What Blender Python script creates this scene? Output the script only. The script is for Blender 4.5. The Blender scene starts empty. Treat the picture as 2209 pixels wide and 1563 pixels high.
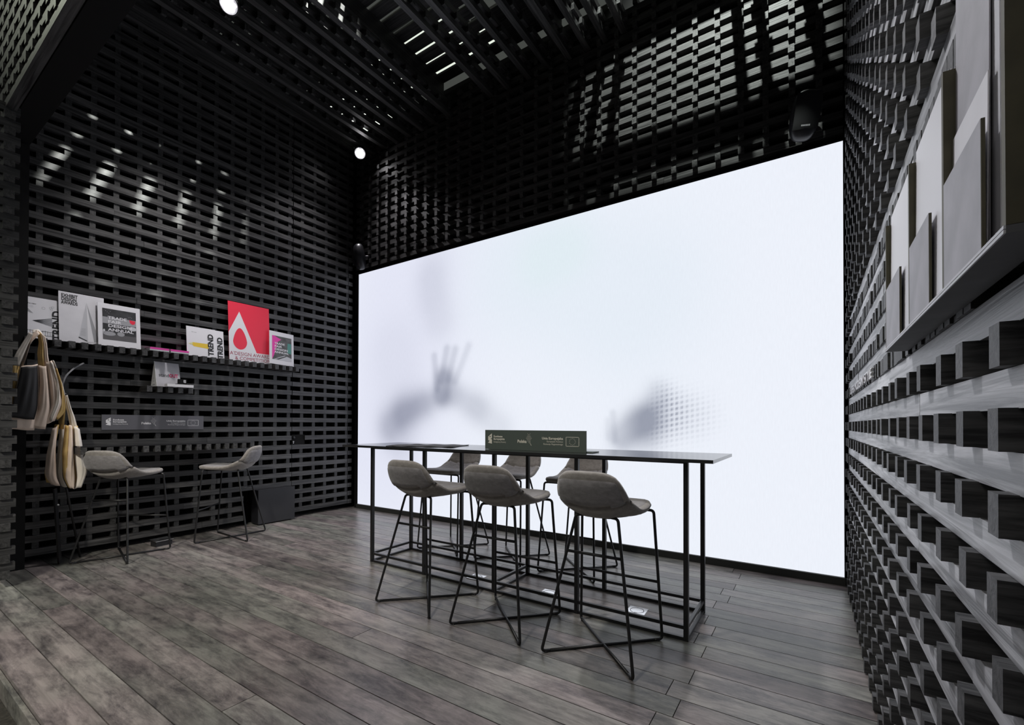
import bpy, math, random
import numpy as np
from mathutils import Vector, Matrix
random.seed(7); np.random.seed(7)
C = bpy.context.scene.collection
sc = bpy.context.scene

# ------------------------------------------------------------------ camera
FPX, CY, YAW, PITCH, ROLL, EYE = 980.62, 906.59, 0.5836, 0.0090, 0.0028, 1.2751
IW, IH = 2209, 1563
F0 = Vector((-math.sin(YAW), math.cos(YAW), 0)); R0 = Vector((math.cos(YAW), math.sin(YAW), 0)); U0 = Vector((0, 0, 1))
F2 = F0*math.cos(PITCH)+U0*math.sin(PITCH); U2 = -F0*math.sin(PITCH)+U0*math.cos(PITCH)
R3 = R0*math.cos(ROLL)+U2*math.sin(ROLL); U3 = -R0*math.sin(ROLL)+U2*math.cos(ROLL)
EYEV = Vector((0, 0, EYE))
cam = bpy.data.cameras.new('camera'); camo = bpy.data.objects.new('camera', cam); C.objects.link(camo)
cam.sensor_width = 36; cam.lens = FPX/IW*36; cam.shift_y = (CY-IH/2)/IW; cam.clip_start = .02
camo.matrix_world = Matrix(((R3.x, U3.x, -F2.x, 0), (R3.y, U3.y, -F2.y, 0), (R3.z, U3.z, -F2.z, EYE), (0, 0, 0, 1)))
sc.camera = camo

# ------------------------------------------------------------------ world, exposure, hall lights
sc.view_settings.view_transform = 'Standard'; sc.view_settings.look = 'None'
sc.view_settings.exposure = 0.0; sc.view_settings.gamma = 1.0; sc.view_settings.use_curve_mapping = False
w = bpy.data.worlds.new('hall'); sc.world = w; w.use_nodes = True
w.node_tree.nodes['Background'].inputs[0].default_value = (.80, .86, .78, 1)
w.node_tree.nodes['Background'].inputs[1].default_value = .07

def lamp(name, kind, loc, target, power, color=(1, 1, 1), **kw):
    l = bpy.data.lights.new(name, kind); l.energy = power; l.color = color
    for k, v in kw.items(): setattr(l, k, v)
    o = bpy.data.objects.new(name, l); C.objects.link(o); o.location = loc
    o.rotation_euler = (Vector(target)-Vector(loc)).to_track_quat('-Z', 'Y').to_euler()
    return o
# floodlights of the exhibition hall, out in front of the stand and above its open ceiling
lamp('hall_light', 'SPOT', (-.7, -3.0, 5.7), (-4.2, 1.05, 0.2), 1600, (1, .96, .86), spot_size=math.radians(40), spot_blend=.9, shadow_soft_size=.35)
lamp('hall_light', 'AREA', (-3.0, -5.0, 7.0), (-2.5, 2.5, 0.8), 95, (1, .96, .92), size=2.5)
lamp('hall_light', 'SPOT', (-8.5, -3.0, 8.0), (-4.6, .75, 5.4), 700, (.93, 1, .80), spot_size=math.radians(34), spot_blend=.6, shadow_soft_size=.3)
lamp('hall_light', 'SPOT', (-.9, 1.2, 10.5), (-1.0, 4.5, 4.70), 4300, (.93, 1, .94), spot_size=math.radians(22), spot_blend=.5, shadow_soft_size=.05)
lamp('hall_light', 'SPOT', (.32, 3.3, 8.3), (-5.9, 2.0, 3.66), 6000, (.97, 1, .94), spot_size=math.radians(14), spot_blend=.4, shadow_soft_size=.04)
# beams of the two spotlights built further down, then two added beams without housings
lamp('spot_beam', 'SPOT', (-4.52, 2.08, 5.08), (-5.85, 2.1, 1.8), 280, (1, .97, .97), spot_size=math.radians(62), spot_blend=.9, shadow_soft_size=.16)
lamp('spot_beam', 'SPOT', (-5.44, 4.22, 5.14), (-3.6, 2.2, .4), 190, (1, .96, 1), spot_size=math.radians(100), spot_blend=.8, shadow_soft_size=.06)
lamp('spot_beam', 'SPOT', (-2.3, 3.3, 5.1), (.24, 1.3, 1.35), 520, (.97, .97, 1), spot_size=math.radians(66), spot_blend=.9, shadow_soft_size=.08)  # added beam with no fixture, brightens the right wall and rack
lamp('spot_beam', 'SPOT', (-1.9, 1.12, 5.1), (-1.75, 2.45, .7), 330, (1, .95, .90), spot_size=math.radians(52), spot_blend=.95, shadow_soft_size=.12)  # added beam with no fixture, brightens stool backs, floor and table sign

# ------------------------------------------------------------------ materials
MATS = {}
def new_mat(name):
    m = bpy.data.materials.new(name); m.use_nodes = True
    return m, m.node_tree.nodes, m.node_tree.links, m.node_tree.nodes['Principled BSDF']
def flat(name, col, rough=.5, metal=0., spec=.5, noise=.0, nscale=40.):
    if name in MATS: return MATS[name]
    m, N, L, b = new_mat(name)
    b.inputs['Base Color'].default_value = (*col, 1); b.inputs['Roughness'].default_value = rough
    b.inputs['Metallic'].default_value = metal; b.inputs['Specular IOR Level'].default_value = spec
    if noise:
        tc = N.new('ShaderNodeTexCoord'); n = N.new('ShaderNodeTexNoise'); n.inputs['Scale'].default_value = nscale; n.inputs['Detail'].default_value = 6
        r = N.new('ShaderNodeValToRGB'); r.color_ramp.elements[0].position = .3; r.color_ramp.elements[1].position = .7
        r.color_ramp.elements[0].color = (*[c*(1-noise) for c in col], 1); r.color_ramp.elements[1].color = (*[min(1, c*(1+noise)) for c in col], 1)
        L.new(tc.outputs['Object'], n.inputs['Vector']); L.new(n.outputs['Fac'], r.inputs['Fac']); L.new(r.outputs['Color'], b.inputs['Base Color'])
        bp = N.new('ShaderNodeBump'); bp.inputs['Strength'].default_value = .15; bp.inputs['Distance'].default_value = .002
        L.new(n.outputs['Fac'], bp.inputs['Height']); L.new(bp.outputs['Normal'], b.inputs['Normal'])
    MATS[name] = m; return m
def math_node(N, L, op, a, b=None):
    n = N.new('ShaderNodeMath'); n.operation = op
    for i, v in enumerate((a, b)):
        if v is None: continue
        if isinstance(v, (int, float)): n.inputs[i].default_value = v
        else: L.new(v, n.inputs[i])
    return n.outputs[0]
def wood(name, dark, light, rough=.42, spec=.6, var=.5, bump=.35, scale=(2.2, 55, 55)):
    """black stained softwood: grain along the piece's own X axis"""
    m, N, L, b = new_mat(name)
    tc = N.new('ShaderNodeTexCoord'); oi = N.new('ShaderNodeObjectInfo')
    mp = N.new('ShaderNodeMapping'); mp.inputs['Scale'].default_value = scale
    off = N.new('ShaderNodeVectorMath'); off.operation = 'SCALE'; off.inputs[0].default_value = (37, 91, 53)
    L.new(oi.outputs['Random'], off.inputs['Scale'])
    add = N.new('ShaderNodeVectorMath'); add.operation = 'ADD'
    L.new(tc.outputs['Object'], mp.inputs['Vector']); L.new(mp.outputs['Vector'], add.inputs[0]); L.new(off.outputs[0], add.inputs[1])
    wv = N.new('ShaderNodeTexNoise'); wv.inputs['Scale'].default_value = 1.0; wv.inputs['Detail'].default_value = 7; wv.inputs['Roughness'].default_value = .62; wv.inputs['Distortion'].default_value = .6
    L.new(add.outputs[0], wv.inputs['Vector'])
    big = N.new('ShaderNodeTexNoise'); big.inputs['Scale'].default_value = 2.3; big.inputs['Detail'].default_value = 3
    ab = N.new('ShaderNodeVectorMath'); ab.operation = 'ADD'; L.new(tc.outputs['Object'], ab.inputs[0]); L.new(off.outputs[0], ab.inputs[1]); L.new(ab.outputs[0], big.inputs['Vector'])
    r = N.new('ShaderNodeValToRGB'); r.color_ramp.elements[0].position = .37; r.color_ramp.elements[1].position = .63
    r.color_ramp.elements[0].color = (*dark, 1); r.color_ramp.elements[1].color = (*light, 1)
    L.new(wv.outputs['Fac'], r.inputs['Fac'])
    k = math_node(N, L, 'MULTIPLY_ADD', oi.outputs['Random'], var); k.node.inputs[2].default_value = 1-var/2
    k2 = math_node(N, L, 'MULTIPLY_ADD', big.outputs['Fac'], .8); k2.node.inputs[2].default_value = .6
    kk = math_node(N, L, 'MULTIPLY', k, k2)
    sv = N.new('ShaderNodeVectorMath'); sv.operation = 'SCALE'; L.new(r.outputs['Color'], sv.inputs[0]); L.new(kk, sv.inputs['Scale'])
    L.new(sv.outputs[0], b.inputs['Base Color'])
    rr = math_node(N, L, 'MULTIPLY_ADD', wv.outputs['Fac'], .25); rr.node.inputs[2].default_value = rough-.125
    L.new(rr, b.inputs['Roughness']); b.inputs['Specular IOR Level'].default_value = spec
    bp = N.new('ShaderNodeBump'); bp.inputs['Strength'].default_value = bump; bp.inputs['Distance'].default_value = .003
    L.new(wv.outputs['Fac'], bp.inputs['Height']); L.new(bp.outputs['Normal'], b.inputs['Normal'])
    MATS[name] = m; return m
def plank_mat():
    m, N, L, b = new_mat('floor_wood')
    tc = N.new('ShaderNodeTexCoord'); oi = N.new('ShaderNodeObjectInfo'); geo = N.new('ShaderNodeNewGeometry')
    off = N.new('ShaderNodeVectorMath'); off.operation = 'SCALE'; off.inputs[0].default_value = (31, 17, 5); L.new(oi.outputs['Random'], off.inputs['Scale'])
    def noise(vec_src, scl, detail, rough=.6, dist=0.):
        mp = N.new('ShaderNodeMapping'); mp.inputs['Scale'].default_value = scl; L.new(vec_src, mp.inputs['Vector'])
        a = N.new('ShaderNodeVectorMath'); a.operation = 'ADD'; L.new(mp.outputs[0], a.inputs[0])
        if vec_src is not geo.outputs['Position']: L.new(off.outputs[0], a.inputs[1])
        n = N.new('ShaderNodeTexNoise'); n.inputs['Scale'].default_value = 1; n.inputs['Detail'].default_value = detail; n.inputs['Roughness'].default_value = rough; n.inputs['Distortion'].default_value = dist
        L.new(a.outputs[0], n.inputs['Vector']); return n.outputs['Fac']
    grain = noise(tc.outputs['Object'], (1.6, 38, 10), 8, .65, .5)
    blot = noise(tc.outputs['Object'], (3.4, 11.0, 3), 10, .76, .25)
    tint = noise(geo.outputs['Position'], (.55, .8, .5), 3)
    def ramp(f, p0, c0, p1, c1):
        r = N.new('ShaderNodeValToRGB'); r.color_ramp.elements[0].position = p0; r.color_ramp.elements[1].position = p1
        r.color_ramp.elements[0].color = (*c0, 1); r.color_ramp.elements[1].color = (*c1, 1); L.new(f, r.inputs['Fac']); return r.outputs['Color']
    base = ramp(blot, .36, (.072, .067, .070), .58, (.265, .247, .236))
    hue = ramp(tint, .40, (.94, 1.01, .94), .60, (1.05, .975, .985))
    mx = N.new('ShaderNodeMix'); mx.data_type = 'RGBA'; mx.blend_type = 'MULTIPLY'; mx.inputs[0].default_value = 1
    L.new(base, mx.inputs[6]); L.new(hue, mx.inputs[7])
    g2 = ramp(grain, .3, (.72, .72, .72), .7, (1.2, 1.2, 1.2))
    mx2 = N.new('ShaderNodeMix'); mx2.data_type = 'RGBA'; mx2.blend_type = 'MULTIPLY'; mx2.inputs[0].default_value = 1
    L.new(mx.outputs[2], mx2.inputs[6]); L.new(g2, mx2.inputs[7])
    k = math_node(N, L, 'MULTIPLY_ADD', oi.outputs['Random'], .55); k.node.inputs[2].default_value = .72
    sv = N.new('ShaderNodeVectorMath'); sv.operation = 'SCALE'; L.new(mx2.outputs[2], sv.inputs[0]); L.new(k, sv.inputs['Scale'])
    L.new(sv.outputs[0], b.inputs['Base Color'])
    rr = math_node(N, L, 'MULTIPLY_ADD', blot, .30); rr.node.inputs[2].default_value = .18
    L.new(rr, b.inputs['Roughness']); b.inputs['Specular IOR Level'].default_value = .5
    bp = N.new('ShaderNodeBump'); bp.inputs['Strength'].default_value = .25; bp.inputs['Distance'].default_value = .002
    L.new(grain, bp.inputs['Height']); L.new(bp.outputs['Normal'], b.inputs['Normal'])
    return m
def fabric(name, c0, c1, tintc=None):
    m, N, L, b = new_mat(name)
    tc = N.new('ShaderNodeTexCoord')
    n = N.new('ShaderNodeTexNoise'); n.inputs['Scale'].default_value = 26; n.inputs['Detail'].default_value = 8; n.inputs['Roughness'].default_value = .75
    mp = N.new('ShaderNodeMapping'); mp.inputs['Scale'].default_value = (1, 1, 2.2); L.new(tc.outputs['Object'], mp.inputs['Vector']); L.new(mp.outputs[0], n.inputs['Vector'])
    r = N.new('ShaderNodeValToRGB'); r.color_ramp.elements[0].position = .3; r.color_ramp.elements[1].position = .72
    r.color_ramp.elements[0].color = (*c0, 1); r.color_ramp.elements[1].color = (*c1, 1); L.new(n.outputs['Fac'], r.inputs['Fac']); L.new(r.outputs['Color'], b.inputs['Base Color'])
    b.inputs['Roughness'].default_value = .9; b.inputs['Sheen Weight'].default_value = .35; b.inputs['Sheen Roughness'].default_value = .5
    w2 = N.new('ShaderNodeTexNoise'); w2.inputs['Scale'].default_value = 420; L.new(tc.outputs['Object'], w2.inputs['Vector'])
    bp = N.new('ShaderNodeBump'); bp.inputs['Strength'].default_value = .3; bp.inputs['Distance'].default_value = .001; L.new(w2.outputs['Fac'], bp.inputs['Height']); L.new(bp.outputs['Normal'], b.inputs['Normal'])
    MATS[name] = m; return m
def screen_mat():
    m, N, L, b = new_mat('led_display')
    at = N.new('ShaderNodeAttribute'); at.attribute_name = 'picture'
    tc = N.new('ShaderNodeTexCoord')
    n = N.new('ShaderNodeTexNoise'); n.inputs['Scale'].default_value = 1; n.inputs['Detail'].default_value = 2
    mp = N.new('ShaderNodeMapping'); mp.inputs['Scale'].default_value = (95, 1, 14); L.new(tc.outputs['Object'], mp.inputs['Vector']); L.new(mp.outputs[0], n.inputs['Vector'])
    k = math_node(N, L, 'MULTIPLY_ADD', n.outputs['Fac'], .07); k.node.inputs[2].default_value = .965
    em = N.new('ShaderNodeEmission'); L.new(at.outputs['Color'], em.inputs['Color']); L.new(k, em.inputs['Strength'])
    L.new(em.outputs[0], N['Material Output'].inputs['Surface'])
    return m
def emis(name, col, s):
    m, N, L, b = new_mat(name); em = N.new('ShaderNodeEmission'); em.inputs[0].default_value = (*col, 1); em.inputs[1].default_value = s
    L.new(em.outputs[0], N['Material Output'].inputs['Surface']); MATS[name] = m; return m

WOOD = wood('black_timber', (.016, .0155, .0155), (.085, .083, .083))
WOOD_LIT = wood('black_timber_screenlit', (.075, .075, .079), (.56, .56, .585), rough=.42, spec=.7, bump=.8, scale=(1.3, 30, 30))  # same black timber lightened: screen light on the right wall is in the colour
WOODB = wood('black_timber_end_grain', (.014, .014, .015), (.095, .094, .096), rough=.55, spec=.5, bump=.5, scale=(5, 60, 60))
WOOD_SHADE = wood('black_timber_shaded', (.013, .013, .013), (.052, .051, .051), rough=.55)  # same timber darkened: shade on recessed blocks and jamb put into the colour
PLANK = plank_mat()
BLACK = flat('matt_black', (.008, .008, .008), .8, spec=.2)
STEEL = flat('black_steel', (.012, .012, .013), .38, spec=.5)
LAMIN = flat('dark_laminate', (.022, .022, .024), .14, spec=.6)
FAB = fabric('grey_brown_felt', (.19, .176, .162), (.37, .34, .315))
FAB2 = fabric('grey_felt', (.17, .16, .163), (.32, .305, .31))
WHITE = flat('white_print', (.80, .79, .82), .45)
PAPER = flat('paper', (.72, .71, .74), .6, noise=.05, nscale=9)
INK = flat('black_ink', (.02, .02, .022), .5)
RED = flat('red_print', (.86, .035, .075), .4)
PINK = flat('magenta_print', (.80, .06, .40), .45)
MAROON = flat('maroon_ink', (.35, .01, .05), .5)
GREY = flat('grey_print', (.36, .36, .38), .5)
LGREY = flat('pale_grey_print', (.58, .58, .61), .5)
YELLOW = flat('yellow_print', (.80, .55, .05), .5)
PALEYEL = flat('pale_yellow_print', (.75, .72, .35), .5)
TEAL = flat('teal_print', (.10, .30, .26), .5)
DARKPIC = flat('dark_photo_print', (.045, .045, .048), .4, noise=.5, nscale=14)
SIGNG = flat('dark_green_grey_board', (.088, .108, .095), .5)
SIGNW = flat('slate_grey_board', (.12, .118, .135), .45)
CREAM = flat('cream_ink', (.80, .76, .66), .5)
CLOTH = flat('natural_cotton', (.84, .69, .58), .9, spec=.2, noise=.10, nscale=7)
CLOTHW = flat('pale_cotton', (.86, .80, .72), .9, spec=.2, noise=.08, nscale=8)
CLOTHY = flat('yellowed_cotton', (.68, .48, .20), .9, spec=.2, noise=.18, nscale=7)
BLKPRINT = flat('black_bag_print', (.010, .010, .011), .55)
PLAST = flat('black_plastic', (.016, .016, .019), .36)
OLIVE = flat('olive_board_edge', (.070, .062, .034), .6, noise=.25, nscale=18)
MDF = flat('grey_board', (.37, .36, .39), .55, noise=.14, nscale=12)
MDF_SHADE = flat('grey_board_shaded', (.09, .09, .095), .55, noise=.2, nscale=12)  # the grey board darkened: shade below the rack shelf is in the colour
CHROME = flat('steel_plate', (.55, .55, .56), .4, metal=.6)
SOCKET = flat('steel_socket_plate', (.93, .93, .94), .20, metal=1.)
CABLE = flat('grey_cable', (.25, .25, .26), .4)
CARPET = flat('dark_carpet', (.035, .032, .026), .95, noise=.4, nscale=60)
LED = emis('lamp_led', (1, .97, 1), 30.)

# ------------------------------------------------------------------ mesh helpers
def mesh_obj(name, me, parent=None, mat=None, loc=None, rot=None):
    o = bpy.data.objects.new(name, me); C.objects.link(o)
    if mat is not None and not me.materials: me.materials.append(mat)
    if parent: o.parent = parent
    if loc is not None: o.location = loc
    if rot is not None: o.rotation_euler = rot
    return o
def pydata(name, v, f, smooth=False):
    me = bpy.data.meshes.new(name); me.from_pydata([tuple(x) for x in v], [], f); me.update()
    if smooth:
        for p in me.polygons: p.use_smooth = True
    return me
BF = [(0, 3, 2, 1), (4, 5, 6, 7), (0, 1, 5, 4), (1, 2, 6, 5), (2, 3, 7, 6), (3, 0, 4, 7)]
def bverts(x0, x1, y0, y1, z0, z1):
    return [(x0, y0, z0), (x1, y0, z0), (x1, y1, z0), (x0, y1, z0), (x0, y0, z1), (x1, y0, z1), (x1, y1, z1), (x0, y1, z1)]
BOXC = {}
def box_mesh(lx, ly, lz, mat):
    key = (round(lx, 4), round(ly, 4), round(lz, 4), mat.name)
    if key not in BOXC:
        me = pydata('box', bverts(-lx/2, lx/2, -ly/2, ly/2, -lz/2, lz/2), BF); me.materials.append(mat); BOXC[key] = me
    return BOXC[key]
def box(name, x0, x1, y0, y1, z0, z1, mat, parent=None, rot=None):
    o = mesh_obj(name, box_mesh(x1-x0, y1-y0, z1-z0, mat), parent, None, ((x0+x1)/2, (y0+y1)/2, (z0+z1)/2), rot)
    return o
def many_boxes(name, boxes, mat, parent):
    v, f = [], []
    for b in boxes:
        n = len(v); v += bverts(*b); f += [tuple(i+n for i in q) for q in BF]
    o = mesh_obj(name, pydata(name, v, f), parent, mat); o['kind'] = 'stuff'; return o
def rbox(name, lx, ly, lz, r, mat, parent=None, loc=None, rot=None, seg=4):
    import bmesh
    bm = bmesh.new(); bmesh.ops.create_cube(bm, size=1); bmesh.ops.scale(bm, vec=(lx, ly, lz), verts=bm.verts)
    bmesh.ops.bevel(bm, geom=bm.edges[:], offset=r, segments=seg, affect='EDGES', profile=.5)
    me = bpy.data.meshes.new(name); bm.to_mesh(me); bm.free()
    return mesh_obj(name, me, parent, mat, loc, rot)
def fillet(pts, rad, n=5):
    pts = [Vector(p) for p in pts]; out = [pts[0]]
    for a, b, c in zip(pts, pts[1:], pts[2:]):
        d1 = (a-b); d2 = (c-b); r = min(rad, d1.length*.45, d2.length*.45)
        p1 = b+d1.normalized()*r; p2 = b+d2.normalized()*r
        for i in range(n+1):
            t = i/n; out.append(p1*(1-t)**2+b*2*t*(1-t)+p2*t*t)
    out.append(pts[-1]); return out
def tube(pts, r, seg=8, cap=True):
    pts = [Vector(p) for p in pts]; v, f = [], []
    t0 = (pts[1]-pts[0]).normalized(); nrm = t0.orthogonal().normalized()
    for i, p in enumerate(pts):
        if i == 0: t = t0
        elif i == len(pts)-1: t = (pts[-1]-pts[-2]).normalized()
        else: t = ((pts[i+1]-p).normalized()+(p-pts[i-1]).normalized()).normalized()
        nrm = (nrm-t*nrm.dot(t)).normalized(); bn = t.cross(nrm)
        rr = r[i] if isinstance(r, (list, tuple)) else r
        for k in range(seg):
            a = 2*math.pi*k/seg; v.append(p+nrm*math.cos(a)*rr+bn*math.sin(a)*rr)
    for i in range(len(pts)-1):
        for k in range(seg):
            a = i*seg+k; b = i*seg+(k+1) % seg; f.append((a, b, b+seg, a+seg))
    if cap: f += [tuple(range(seg-1, -1, -1)), tuple(range(len(v)-seg, len(v)))]
    return pydata('tube', v, f, True)
def rod(name, pts, r, mat, parent, fil=0, seg=8):
    return mesh_obj(name, tube(fillet(pts, fil) if fil else pts, r, seg), parent, mat)
def lathe(prof, seg=24, axis='Z'):
    v, f = [], []
    for (r, h) in prof:
        for k in range(seg):
            a = 2*math.pi*k/seg; v.append((r*math.cos(a), r*math.sin(a), h))
    for i in range(len(prof)-1):
        for k in range(seg):
            a = i*seg+k; b = i*seg+(k+1) % seg; f.append((a, b, b+seg, a+seg))
    f += [tuple(range(seg-1, -1, -1)), tuple(range(len(v)-seg, len(v)))]
    return pydata('lathe', v, f, True)
def tag(o, label=None, cat=None, group=None, kind=None):
    if label: o['label'] = label
    if cat: o['category'] = cat
    if group: o['group'] = group
    if kind: o['kind'] = kind
    return o
def empty(name, loc=(0, 0, 0), rot=(0, 0, 0)):
    o = bpy.data.objects.new(name, None); C.objects.link(o); o.location = loc; o.rotation_euler = rot; o.empty_display_size = .1
    return o
def px(p):
    d = Vector(p)-EYEV; z = d.dot(F2)
    if z < .05: return None
    return IW/2+FPX*d.dot(R3)/z, CY-FPX*d.dot(U3)/z, z
def on_x(x, y, X):
    """the point of the upright plane at depth X that lies behind a picture point"""
    d = F2+R3*((x-IW/2)/FPX)-U3*((y-CY)/FPX); return EYEV+d*((X-0)/d.x)
def largest(items, key, n=300):
    def score(it):
        q = px(key(it))
        if not q or not (-40 < q[0] < IW+40 and -40 < q[1] < IH+40): return 1e6+(q[2] if q else 99)
        return q[2]
    s = sorted(items, key=score); return s[:n], s[n:]
FACE_PX = Matrix(((0, 0, 1, 0), (1, 0, 0, 0), (0, 1, 0, 0), (0, 0, 0, 1)))     # sheet facing +X
FACE_MY = Matrix(((1, 0, 0, 0), (0, 0, -1, 0), (0, 1, 0, 0), (0, 0, 0, 1)))    # sheet facing -Y
FACE_MX = Matrix(((0, 0, -1, 0), (-1, 0, 0, 0), (0, 1, 0, 0), (0, 0, 0, 1)))   # sheet facing -X

# flat print: shapes in a sheet's own x,y, lying just in front of it
def poly(parent, pts, mat, z, name='print'):
    return mesh_obj(name, pydata(name, [(x, y, z) for x, y in pts], [tuple(range(len(pts)))]), parent, mat)
def polys(parent, lst, mat, z, name='print'):
    v, f = [], []
    for pts in lst:
        n = len(v); v += [(x, y, z) for x, y in pts]; f.append(tuple(range(n, n+len(pts))))
    return mesh_obj(name, pydata(name, v, f), parent, mat)
def rect(x0, x1, y0, y1): return [(x0, y0), (x1, y0), (x1, y1), (x0, y1)]
def disc(cx, cy, r, n=12, ry=None): return [(cx+r*math.cos(2*math.pi*i/n), cy+(ry or r)*math.sin(2*math.pi*i/n)) for i in range(n)]
def text(parent, s, x, y, size, mat, z, bold=0., align='LEFT', width=None, rot=0., name='lettering', extrude=0., sx=1.):
    cu = bpy.data.curves.new(name, 'FONT'); cu.body = s; cu.size = size; cu.offset = bold; cu.align_x = align; cu.extrude = extrude; cu.resolution_u = 3; cu.space_line = .82
    o = bpy.data.objects.new(name, cu); C.objects.link(o)
    me = bpy.data.meshes.new_from_object(o.evaluated_get(bpy.context.evaluated_depsgraph_get())); bpy.data.objects.remove(o); bpy.data.curves.remove(cu)
    if width:
        xs = [v.co.x for v in me.vertices]; sx = width/(max(xs)-min(xs))
    me.transform(Matrix.Translation((x, y, z)) @ Matrix.Rotation(rot, 4, 'Z') @ Matrix.Diagonal((sx, 1, 1, 1)))
    me.materials.clear(); return mesh_obj(name, me, parent, mat)

# ------------------------------------------------------------------ the setting
XL, XR, YB = -5.90, .242, 4.50
Z0, PITCHZ = .103, .1228
TH = .060; BH = PITCHZ-TH

# floor: raised platform of long planks, dark carpet of the hall below it
hall = box('floor', -16, 9, -10, 9, -.30, -.12, CARPET); tag(hall, kind='structure')
plat = box('floor', -7.0, .8, .53, 4.9, -.12, -.022, BLACK); tag(plat, kind='structure')
def plank(x0, x1, y0, y1):
    o = mesh_obj('plank', box_mesh(x1-x0, y1-y0, .024, PLANK), plat); place(o, ((x0+x1)/2, (y0+y1)/2, -.012))
def place(o, p):
    o.location = Vector(p)-o.parent.location
PW = .1530
for i in range(27):
    y0 = .527+PW*i; y1 = y0+PW-.005
    if y0 > 4.6: break
    xs = [-6.6]
    if i % 4 == 2: xs.append(-4.3+random.uniform(-.4, .6))
    xs.append((-.512, -.582)[i % 2] if i % 5 != 3 else -1.9+random.uniform(-.5, .9)); xs.append(.72)
    for a, b in zip(xs, xs[1:]): plank(a+.002, b-.002, y0, y1)
o = mesh_obj('edge_board', box_mesh(7.4, .02, .095, PLANK), plat); place(o, (-2.93, .515, -.07))

# lattice walls: courses of long slats with short blocks between them
def rows(zmin, zmax):
    k = math.ceil((zmin-Z0)/PITCHZ-.001); 
    while Z0+k*PITCHZ <= zmax: yield k, Z0+k*PITCHZ; k += 1
def add_blocks(wall, items, mat, rotz, depth, wid=.046):
    """items: (centre, extra length) of each block"""
    vis, rest = largest(items, lambda it: it[0])
    for (c, ln) in vis:
        mesh_obj('block', box_mesh(depth+ln, wid, BH, mat), wall, None, c, (0, 0, rotz))
    bx = []
    for (c, ln) in rest:
        l = (depth+ln)/2
        bx.append((c[0]-l, c[0]+l, c[1]-wid/2, c[1]+wid/2, c[2]-BH/2, c[2]+BH/2) if rotz == 0 else (c[0]-wid/2, c[0]+wid/2, c[1]-l, c[1]+l, c[2]-BH/2, c[2]+BH/2))
    if bx: many_boxes('far_blocks', bx, mat, wall)
j = lambda a: random.uniform(-a, a)

# --- left wall
wl = mesh_obj('wall_left', pydata('wall', bverts(XL-.30, XL-.20, .9, 4.75, -.12, 5.9), BF), None, BLACK); tag(wl, kind='structure')
SEAM, SEAM2 = 3.508, 4.395
SHELVES = {16: None}
for k, z in rows(.03, 5.6):
    segs = [(.98, 2.885 if z < .45 else SEAM-.004), (SEAM+.004, SEAM2-.003), (SEAM2+.003, 4.47)]
    if abs(z-(Z0+8*PITCHZ)) < .01: segs[1] = (SEAM+.19, SEAM2-.003)       # slat is cut away at the lock
    if random.random() < .6:
        c = random.uniform(1.6, 2.6); segs = [(.98, c-.001), (c+.001, segs[0][1])]+segs[1:]
    for a, b in segs:
        mesh_obj('slat', box_mesh(b-a, TH, TH, WOOD), wl, None, (XL-TH/2+j(.003), (a+b)/2, z+j(.0012)), (0, 0, math.pi/2))
bl = []
for k, z in rows(.03, 5.6):
    zb = z+PITCHZ/2
    for i in range(-15, 5):
        y = 3.652+.184*i
        if y < 1.0 or abs(y-SEAM) < .03: continue
        if zb < .43 and 2.87 < y < SEAM: continue
        if abs(zb-(Z0+7.5*PITCHZ)) < .2*PITCHZ and SEAM < y < SEAM+.19: continue
        bl.append(((XL-.016-.06+j(.004), y+j(.004), zb), 0.))
    if abs(zb-2.0065) < .02 or abs(zb-1.638) < .02: pass
bl = [b for b in bl if not ((abs(b[0][2]-(Z0+15.5*PITCHZ)) < .02 and b[0][1] < 3.5) or (abs(b[0][2]-(Z0+12.5*PITCHZ)) < .02 and 1.8 < b[0][1] < 2.35) or (abs(b[0][2]-(Z0+7.5*PITCHZ)) < .02 and 1.25 < b[0][1] < 2.85))]
add_blocks(wl, bl, WOOD_SHADE, 0, .12)

# --- wall round the screen
wb = mesh_obj('wall_back', pydata('wall', bverts(-6.2, .6, YB+.20, YB+.30, -.12, 5.9), BF), None, BLACK); tag(wb, kind='structure')
ZS0, ZS1 = .065, 3.565
for k, z in rows(3.6, 5.6):
    cuts = [-5.86, random.uniform(-4.6, -3.2), random.uniform(-2.6, -1.0), .215]
    for a, b in zip(cuts, cuts[1:]):
        mesh_obj('slat', box_mesh(b-a-.002, TH, TH, WOOD), wb, None, ((a+b)/2, YB+TH/2+j(.003), z+j(.0012)))
bl = []
for k, z in rows(3.6, 5.6):
    for i in range(-25, 8):
        x = -1.101+.1925*i
        if -5.85 < x < .2: bl.append(((x+j(.004), YB-.028+.06+j(.004), z+PITCHZ/2), 0.))
add_blocks(wb, bl, WOOD, math.pi/2, .12)
t = box('baseboard_back', -5.80, .22, YB-.02, YB+.15, -.022, ZS0-.002, flat('dark_plinth', (.035, .037, .034), .5)); tag(t, kind='structure')
t = box('trim_1', -5.862, -5.792, YB-.005, YB+.15, 0, ZS1+.03, BLACK); tag(t, kind='structure')

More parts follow.
